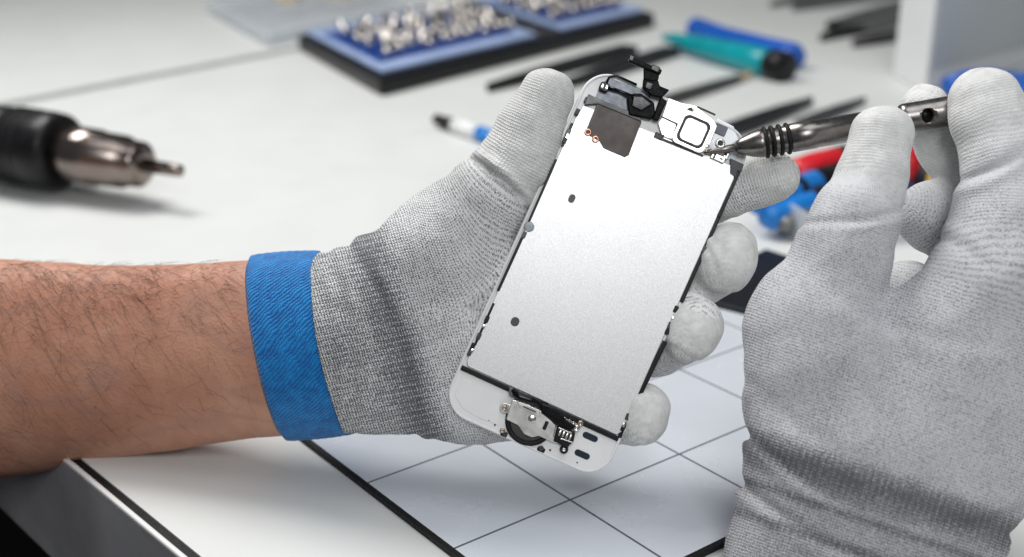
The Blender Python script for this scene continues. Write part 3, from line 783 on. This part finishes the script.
# ================================================================== PRECISION SCREWDRIVER
A = O(704, 153, 13); Bp = O(1012, 100, 34); ax = (Bp - A).normalized()
sdv = empty('precision_screwdriver', 'gunmetal precision screwdriver with black rubber rings, tip on the phone', 'screwdriver', A)
def dist_at(px):           # distance along the axis at photo column px
    lo_, hi_ = 0, .14
    for _ in range(40):
        m = (lo_ + hi_) / 2; p = A + ax * m - CAMP; x = 512 + FP * p.dot(RT) / p.dot(FW)
        if x < px: lo_ = m
        else: hi_ = m
    return lo_
gm = simple('gunmetal', (.23, .215, .205), .30, 1, nscale=200, var=.15)
D = dist_at; s_ = SP
v, f = lathe(A, Bp, [(0, .7 * s_), (D(712), 1.6 * s_), (D(722), 3.4 * s_), (D(740), 4.4 * s_)], 24); mesh_obj('driver_tip', v, f, simple('tip_steel', (.22, .20, .19), .3, 1), sdv)
prof = [(D(736), 4.6 * s_), (D(737), 6.4 * s_), (D(742), 8.6 * s_), (D(752), 12.2 * s_), (D(760), 14.0 * s_), (D(764), 14.2 * s_), (D(765), 13 * s_), (D(790), 13 * s_), (D(791), 14.2 * s_), (D(815), 14.4 * s_), (D(816), 13.8 * s_), (D(890), 13.6 * s_)]
v, f = lathe(A, Bp, prof, 48); mesh_obj('grip', v, f, gm, sdv)
for x in (765.5, 772.5, 780, 787.5):
    v, f = torus(A + ax * D(x), ax, 14.0 * s_, 1.9 * s_); mesh_obj('rubber_ring', v, f, M['blackr'], sdv)
v, f = lathe(A, Bp, [(D(890), 9 * s_), (D(897), 9 * s_), (D(897.5), 9.5 * s_), (D(900), 9.5 * s_)], 32); mesh_obj('collar', v, f, M['gold'], sdv)
v, f = lathe(A, Bp, [(D(899), 10 * s_), (D(901), 13.5 * s_), *[(D(x_), 14.6 * s_) for x_ in range(904, 952, 3)], *[(D(x_), 15 * s_) for x_ in range(954, 1013, 8)], (D(1020), 13 * s_)], 48); bd = mesh_obj('barrel', v, f, gm, sdv)
# bored hole through the barrel
hc = A + ax * D(925)
hd = (CAMP - hc); hd = (hd - ax * hd.dot(ax)).normalized(); hd = (hd * math.cos(.1) + ax.cross(hd) * math.sin(.1)).normalized()
v, f = lathe(hc + hd * .001, hc + hd * .012, [(0, 7.2 * s_), (.011, 7.2 * s_)], 32); cut = mesh_obj('hole_cutter', v, f, M['black'], None)
bpy.context.view_layer.update()
bo = bd.modifiers.new('b', 'BOOLEAN'); bo.object = cut; bo.solver = 'EXACT'; bo.operation = 'DIFFERENCE'
dg = bpy.context.evaluated_depsgraph_get(); me2 = bpy.data.meshes.new_from_object(bd.evaluated_get(dg)); bd.modifiers.clear(); bd.data = me2
bpy.data.objects.remove(cut)
v, f = lathe(hc + hd * .0008, hc + hd * .012, [(0, 7.15 * s_), (.0004, 7.15 * s_)], 32); mesh_obj('bore', v, f, M['black'], sdv)

# ================================================================== POWER TOOL (left background)
A = T(-70, 131, .031); Bq = T(181, 171, .027); L = (Bq - A).length
pt = empty('power_screwdriver', 'black power tool with a shiny metal nose lying on the bench at the left', 'power tool', (A.x, A.y, 0))
def DA(px):
    lo_, hi_ = 0, L * 1.2
    for _ in range(40):
        m = (lo_ + hi_) / 2; p = A + (Bq - A).normalized() * m - CAMP; x = 512 + FP * p.dot(RT) / p.dot(FW)
        if x < px: lo_ = m
        else: hi_ = m
    return lo_
u = .84 / FP
prof = [(0, 36 * u), (DA(10), 37 * u), (DA(12), 35 * u), (DA(16), 37 * u), (DA(50), 38.5 * u), (DA(60), 37.5 * u), (DA(64), 34 * u), (DA(65), 24 * u)]
v, f = lathe(A, Bq, prof, 48); mesh_obj('tool_body', v, f, M['black'], pt)
for x in (20, 28, 36):
    v, f = torus(A + (Bq - A).normalized() * DA(x), Bq - A, 37.3 * u, 1.6 * u, 48, 8); mesh_obj('grip_ring', v, f, M['blackr'], pt)
v, f = lathe(A, Bq, [(DA(58), 28 * u), (DA(98), 27.5 * u), (DA(99), 26 * u), (DA(124), 25.5 * u), (DA(125), 23 * u), (DA(141), 22 * u), (DA(144), 18 * u), (DA(145), 8 * u)], 48); mesh_obj('nose', v, f, M['pinkish'], pt)
v, f = lathe(A, Bq, [(DA(140), 7 * u), (DA(176), 6 * u), (DA(181), 5.6 * u)], 24); mesh_obj('bit_holder', v, f, M['pinkish'], pt)

# ================================================================== BIT CASE
c2 = T(381, 97); c1 = T(298, 50); c3 = T(655, 27)
eu = c3 - c2; ev = c1 - c2
def CU(u_, v_): return c2 + eu * u_ + ev * v_
def cbox(rects, z0, z1):
    return merge([prism([tuple(CU(a, c))[:2], tuple(CU(b, c))[:2], tuple(CU(b, d_))[:2], tuple(CU(a, d_))[:2]] if False else [tuple(CU(a, c))[:2], tuple(CU(b, c))[:2], tuple(CU(b, d_))[:2], tuple(CU(a, d_))[:2]], z0, z1) for a, b, c, d_ in rects])
bc = empty('bit_case', 'open black and blue plastic case full of silver screwdriver bits', 'case', (c2.x, c2.y, 0))
v, f = cbox([(0, 1, 0, 1)], 0, .016); bev(mesh_obj('shell', v, f, M['black'], bc, smooth=False), .004, 3)
def framed(u0, u1, v0, v1, wu, wv): return [(u0, u1, v0, v0 + wv), (u0, u1, v1 - wv, v1), (u0, u0 + wu, v0 + wv, v1 - wv), (u1 - wu, u1, v0 + wv, v1 - wv)]
for (u0, u1) in ((.02, .52), (.62, .97)):
    v, f = cbox(framed(u0, u1, .05, .95, .022, .10), .0162, .021); bev(mesh_obj('tray_rim', v, f, M['rim'], bc, smooth=False), .0015, 2)
    v, f = cbox([(u0 + .024, u1 - .024, .16, .84)], .0163, .0185); mesh_obj('tray', v, f, M['caseblue'], bc, smooth=False)
    for q in range(4):
        y0 = .21 + q * .15
        v, f = cbox([(u0 + .04, u1 - .04, y0, y0 + .055)], .0186, .0225); bev(mesh_obj('bit_rack', v, f, M['caseblue'], bc, smooth=False), .001, 1)
n = 0
steel2 = simple('bit_steel', (.60, .56, .52), .26, 1, nscale=80)
proto = None
for (u0, u1, cnt) in ((.08, .50, 17), (.65, .95, 12)):
    for q in range(4):
        for i in range(cnt):
            b = CU(u0 + (u1 - u0) * i / (cnt - 1) + random.uniform(-.004, .004), .235 + q * .15)
            b.z = .0215
            if proto is None:
                v, f = lathe((0, 0, 0), (0, 0, 1), [(0, .0040), (.010, .0040), (.0112, .0028), (.016, .0028), (.018, .0014)], 12)
                proto = mesh_obj('screwdriver_bit', v, f, steel2, None, smooth=True, world=False)
                o = proto
            else:
                o = proto.copy(); COL.objects.link(o)
            o.location = b; o.rotation_euler = (random.uniform(-1.0, -.2), random.uniform(-.3, .8), random.uniform(0, .8)); 
            tag(o, 'small silver screwdriver bit standing in the open blue case', 'screwdriver bit', 'silver bits in the blue case')

# ================================================================== BACKGROUND TOOLS
def rod(name, label, cat, p, q, w, h, mat, taper=1.0, group=None, mat2=None, split=.0):
    """flat tapered tool on the bench: tip at p (photo px), tail at q"""
    a = T(*p); b = T(*q); d_ = b - a; L_ = d_.length; d_ = d_.normalized(); n_ = Vector((-d_.y, d_.x, 0))
    prof = [(0, .15), (.10, .35), (.35, .8), (.7, 1), (1, .9)] if taper < 1 else [(0, .5), (.06, .9), (.5, 1), (.94, .9), (1, .5)]
    e = empty(name, label, cat, (a + b) / 2, group=group)
    def seg(t0, t1, nm, m_):
        P_ = [t for t, _ in prof if t0 < t < t1]; ts = [t0] + P_ + [t1]
        wv = [np.interp(t, [x[0] for x in prof], [x[1] for x in prof]) * w * 1.35 / 2 for t in ts]
        poly = [tuple(a + d_ * (t * L_) + n_ * ww)[:2] for t, ww in zip(ts, wv)] + [tuple(a + d_ * (t * L_) - n_ * ww)[:2] for t, ww in list(zip(ts, wv))[::-1]]
        v, f = prism(poly, .0008, h); bev(mesh_obj(nm, v, f, m_, e, smooth=False), h * .25, 2)
    if split: seg(0, split, 'tip', mat2); seg(split, 1, 'handle', mat)
    else: seg(0, 1, 'blade', mat)
    return e
rod('spudger', 'long black pry tool lying just in front of the blue case', 'pry tool', (487, 93), (630, 53), .017, .009, M['black'], .5)
rod('spudger', 'black pry tool passing behind the phone top corner', 'pry tool', (560, 91), (672, 55), .016, .009, M['black'], .5)
rod('tweezers', 'dark steel tweezers with tan tip right of the phone top', 'tweezers', (752, 78), (655, 108), .011, .007, M['dgrey'], .5, mat2=M['wood'], split=.14)
rod('spudger', 'thin black pointed tool between the phone and the screwdriver grip', 'pry tool', (812, 105), (722, 138), .013, .008, M['black'], .5)
rod('spudger', 'short dark tool seen just above the screwdriver grip', 'pry tool', (865, 103), (800, 128), .010, .006, M['dgrey'], .5)
gt = 'steel tweezers in a row at the top right'
rod('tweezers', 'steel tweezers farthest back at the top edge', 'tweezers', (770, 8), (850, -8), .020, .008, M['grey'], .5, gt)
rod('tweezers', 'grey steel tweezers second from the back by the white box', 'tweezers', (792, 12), (905, -6), .016, .008, M['grey'], .5, gt)
rod('tweezers', 'long steel tweezers reaching towards the white box edge', 'tweezers', (826, 30), (905, 8), .017, .009, M['grey'], .5, gt, mat2=M['black'], split=.12)
rod('tweezers', 'steel tweezers with black wedge tip in the row', 'tweezers', (820, 42), (905, 20), .022, .009, M['grey'], .5, gt, mat2=M['black'], split=.4)
rod('tweezers', 'nearest dark steel tweezers beside the white box', 'tweezers', (852, 48), (912, 36), .016, .009, M['dgrey'], .5, gt)
rod('tweezers', 'dark narrow tool at the right edge above the blue pliers', 'tool', (1001, 68), (1060, 46), .012, .009, M['black'], .5)
# white pen like tool with black cap and blue band, behind the thumb
a = T(436, 119, .006); b = T(560, 160, .006)
pn = empty('marker_pen', 'thin white tool with black tip and blue patch behind the thumb', 'tool', (a.x, a.y, 0))
Lp = (b - a).length
for nm, m_, t0, t1, r0, r1 in (('tip', M['black'], 0, .17, .004, .0055), ('barrel', M['boxside'], .17, .38, .006, .006), ('blue_band', M['azure'], .38, .50, .0061, .0061), ('barrel', M['boxside'], .50, 1, .006, .006)):
    v, f = lathe(a, b, [(t0 * Lp, r0), (t1 * Lp, r1)], 24); mesh_obj(nm, v, f, m_, pn)
# teal and blue tubes
def handle(name, label, cat, p, q, r, mat, bands=(), capm=None, z=None, prof=None, flute=0):
    z = z or r; a = T(p[0], p[1], z); b = T(q[0], q[1], z); L_ = (b - a).length
    e = empty(name, label, cat, ((a + b) / 2).xy.to_3d())
    pr = prof or [(0, .5), (.04, .85), (.15, .95), (.5, .88), (.85, 1), (.97, .95), (1, .75)]
    v, f = lathe(a, b, [(t * L_, k * r) for t, k in pr], 32); mesh_obj('handle', v, f, mat, e)
    for t0, t1, m_, k in bands:
        v, f = lathe(a, b, [(t0 * L_, r * k * .96), (t0 * L_ + .001, r * k), (t1 * L_ - .001, r * k), (t1 * L_, r * k * .9)], 32); mesh_obj('band', v, f, m_, e)
    return e
tp = [(0, .25), (.1, .5), (.4, .8), (.8, 1), (1, 1)]
handle('pen_tube', 'teal tube shaped tool with a black end cap', 'tool', (664, 37), (779, 66), .0135, M['teal'], [(.94, 1.06, M['black'], 1.08)], prof=tp)
handle('pen_tube', 'bright blue tube shaped tool behind the teal one', 'tool', (693, 28), (797, 58), .013, M['blue'], prof=[(0, .6), (.03, .95), (.3, .8), (.7, .9), (.96, 1.05), (1, .8)])
# tool tray with coloured screwdriver handles
t1 = T(738, 203); t2 = T(806, 250); t3 = T(1010, 186)
e1 = (t1 - t2); e1n = e1.normalized(); n1 = Vector((e1n.y, -e1n.x, 0)); Lx = abs((t3 - t2).dot(n1)); Ly = e1.length
tray = empty('clear_tray', 'clear plastic tray holding coloured screwdriver handles behind the right hand', 'tray', t2)
def tq(x, y): return tuple(t2 + n1 * x + e1n * y)[:2]
v, f = prism([tq(0, 0), tq(Lx, 0), tq(Lx, Ly), tq(0, Ly)], .0008, .0026); mesh_obj('base', v, f, M['clear'], tray, smooth=False)
w = .003
for x0, x1, y0, y1 in ((0, w, 0, Ly), (Lx - w, Lx, 0, Ly), (w, Lx - w, 0, w), (w, Lx - w, Ly - w, Ly)):
    v, f = prism([tq(x0, y0), tq(x1, y0), tq(x1, y1), tq(x0, y1)], .0027, .020); mesh_obj('side', v, f, M['clear'], tray, smooth=False)
handle('screwdriver', 'red handled screwdriver in the clear tray, uppermost', 'screwdriver', (792, 175), (935, 138), .0115, M['red'], [(.28, .36, M['black'], .95), (.50, .56, M['black'], .95)], z=.024)
handle('screwdriver', 'upper blue handled screwdriver with black bands beside the left index fingertip', 'screwdriver', (754, 206), (905, 150), .0095, M['azure'], [(.22, .26, M['black'], 1.02), (.36, .52, M['black'], .98), (.62, .66, M['black'], 1.0)], z=.020)
handle('screwdriver', 'thin grey handled screwdriver lying lowest in the clear tray', 'screwdriver', (782, 226), (862, 196), .006, M['grey'], [(.3, .5, M['azure'], 1.03)], z=.010)
handle('screwdriver', 'second blue handled screwdriver, below the banded blue one in the tray', 'screwdriver', (764, 219), (905, 174), .0095, M['azure'], [(.30, .40, M['black'], 1.02), (.5, .54, M['black'], 1.02)], z=.013)
handle('screwdriver', 'small red capped screwdriver between the gloved fingers', 'screwdriver', (898, 168), (932, 156), .012, M['red'], [(.75, 1.2, M['blackr'], .9)], z=.02)
handle('screwdriver', 'dark handled screwdriver with a yellow end between the gloved fingers', 'screwdriver', (905, 166), (965, 190), .010, M['dgrey'], [(.58, .98, M['yellow'], 1.03)], z=.016)
handle('screwdriver', 'plain blue screwdriver seen above the red one behind the barrel', 'screwdriver', (884, 148), (930, 132), .010, M['blue'], z=.03)
# dark phone on the bench
bk = [T(678, 302), T(765, 256), T(852, 284), T(752, 321)]
dk = quad_world('black_panel', bk, .0008, .0050, simple('dark_glass', (.008, .009, .012), .45, spec=.25)); bev(dk, .0015, 2)
tag(dk, 'flat dark glass panel on the bench behind the middle finger', 'panel')
# storage box (upper right)
k0 = T(925, 92); k1 = T(893, 76); k2 = T(1110, 42)
sb = empty('storage_box', 'tall white storage box standing at the upper right corner', 'box', k0)
dv = (k1 - k0); bk_ = (k2 - k0)
v, f = prism([tuple(p)[:2] for p in (k0, k2, k2 + dv, k1)], .0008, .34)
mesh_obj('cabinet', v, f, M['boxside'], sb, smooth=False)
nv = Vector((bk_.y, -bk_.x, 0)).normalized() * .002
v, f = prism([tuple(k0 + bk_ * .006 + nv * .2)[:2], tuple(k2 + nv * .2)[:2], tuple(k2 + nv)[:2], tuple(k0 + bk_ * .006 + nv)[:2]], .02, .33); mesh_obj('front_panel', v, f, M['wall'], sb, smooth=False)
# pliers with blue handles
pl_ = empty('pliers', 'blue handled pliers behind the right index finger at the frame edge', 'pliers', T(1000, 95))
v, f = tube([T(948, 88, .012), T(965, 84, .014), T(990, 84, .014), T(1015, 96, .014), T(1050, 120, .014)], [.010, .012, .014, .016, .017], 16); mesh_obj('handle', v, f, M['blue'], pl_)
v, f = tube([T(990, 78, .012), T(1030, 92, .014), T(1075, 112, .014)], [.008, .016, .018], 16); mesh_obj('handle', v, f, M['blue'], pl_)
# clear bag / box with beige parts at the top left
q = [T(205, 12), T(268, 48), T(420, 14), T(330, -14)]
bx = empty('parts_bag', 'clear plastic bag of small beige parts beside the blue case', 'bag', (T(300, 20)))
v, f = prism([tuple(p)[:2] for p in q], .0008, .016); o = mesh_obj('bag', v, f, M['clear'], bx, smooth=False); bev(o, .005, 3)
for (x_, y_) in ((289, 14), (360, 4), (340, 10), (378, 0), (318, 6)):
    c = T(x_, y_); v, f = prism([(c.x - .013, c.y - .012), (c.x + .012, c.y - .015), (c.x + .014, c.y + .010), (c.x - .010, c.y + .014)], .0165, .024); bev(mesh_obj('beige_part', v, f, M['wood'], bx, smooth=False), .002)

# ================================================================== CAMERA, LIGHTS, WORLD
cam = bpy.data.cameras.new('camera'); co_ = bpy.data.objects.new('camera', cam); COL.objects.link(co_)
co_.location = CAMP; co_.rotation_euler = (math.radians(90) - PITCH, 0, 0)
cam.sensor_width = 36; cam.lens = FP / 1024 * 36; cam.clip_start = .02; cam.clip_end = 60
cam.dof.use_dof = True; cam.dof.focus_distance = .442; cam.dof.aperture_fstop = 7.1; cam.dof.aperture_blades = 0
SC.camera = co_
def area(name, loc, target, size, energy, col=(1, 1, 1), size_y=None):
    l = bpy.data.lights.new(name, 'AREA'); l.energy = energy; l.size = size; l.color = col
    if size_y: l.shape = 'RECTANGLE'; l.size_y = size_y
    o = bpy.data.objects.new(name, l); COL.objects.link(o); o.location = loc
    o.rotation_euler = (Vector(target) - Vector(loc)).to_track_quat('-Z', 'Y').to_euler()
area('key_softbox', (-.55, 1.0, 1.2), (.05, .5, 0), .62, 18, (1, .99, .975))
area('top_softbox', (.35, .2, 1.5), (.05, .5, 0), .9, 6.5, (.96, .98, 1))
area('front_softbox', (.12, -.70, .95), (.05, .45, .1), .46, 8.0, (.97, .985, 1))
w_ = bpy.data.worlds.new('World'); SC.world = w_; w_.use_nodes = True
bg = w_.node_tree.nodes['Background']; bg.inputs[0].default_value = (.90, .94, 1, 1); bg.inputs[1].default_value = .13
SC.view_settings.view_transform = 'Standard'; SC.view_settings.look = 'None'; SC.view_settings.exposure = 0; SC.view_settings.gamma = 1
SC.render.engine = 'CYCLES'; SC.cycles.use_denoising = True
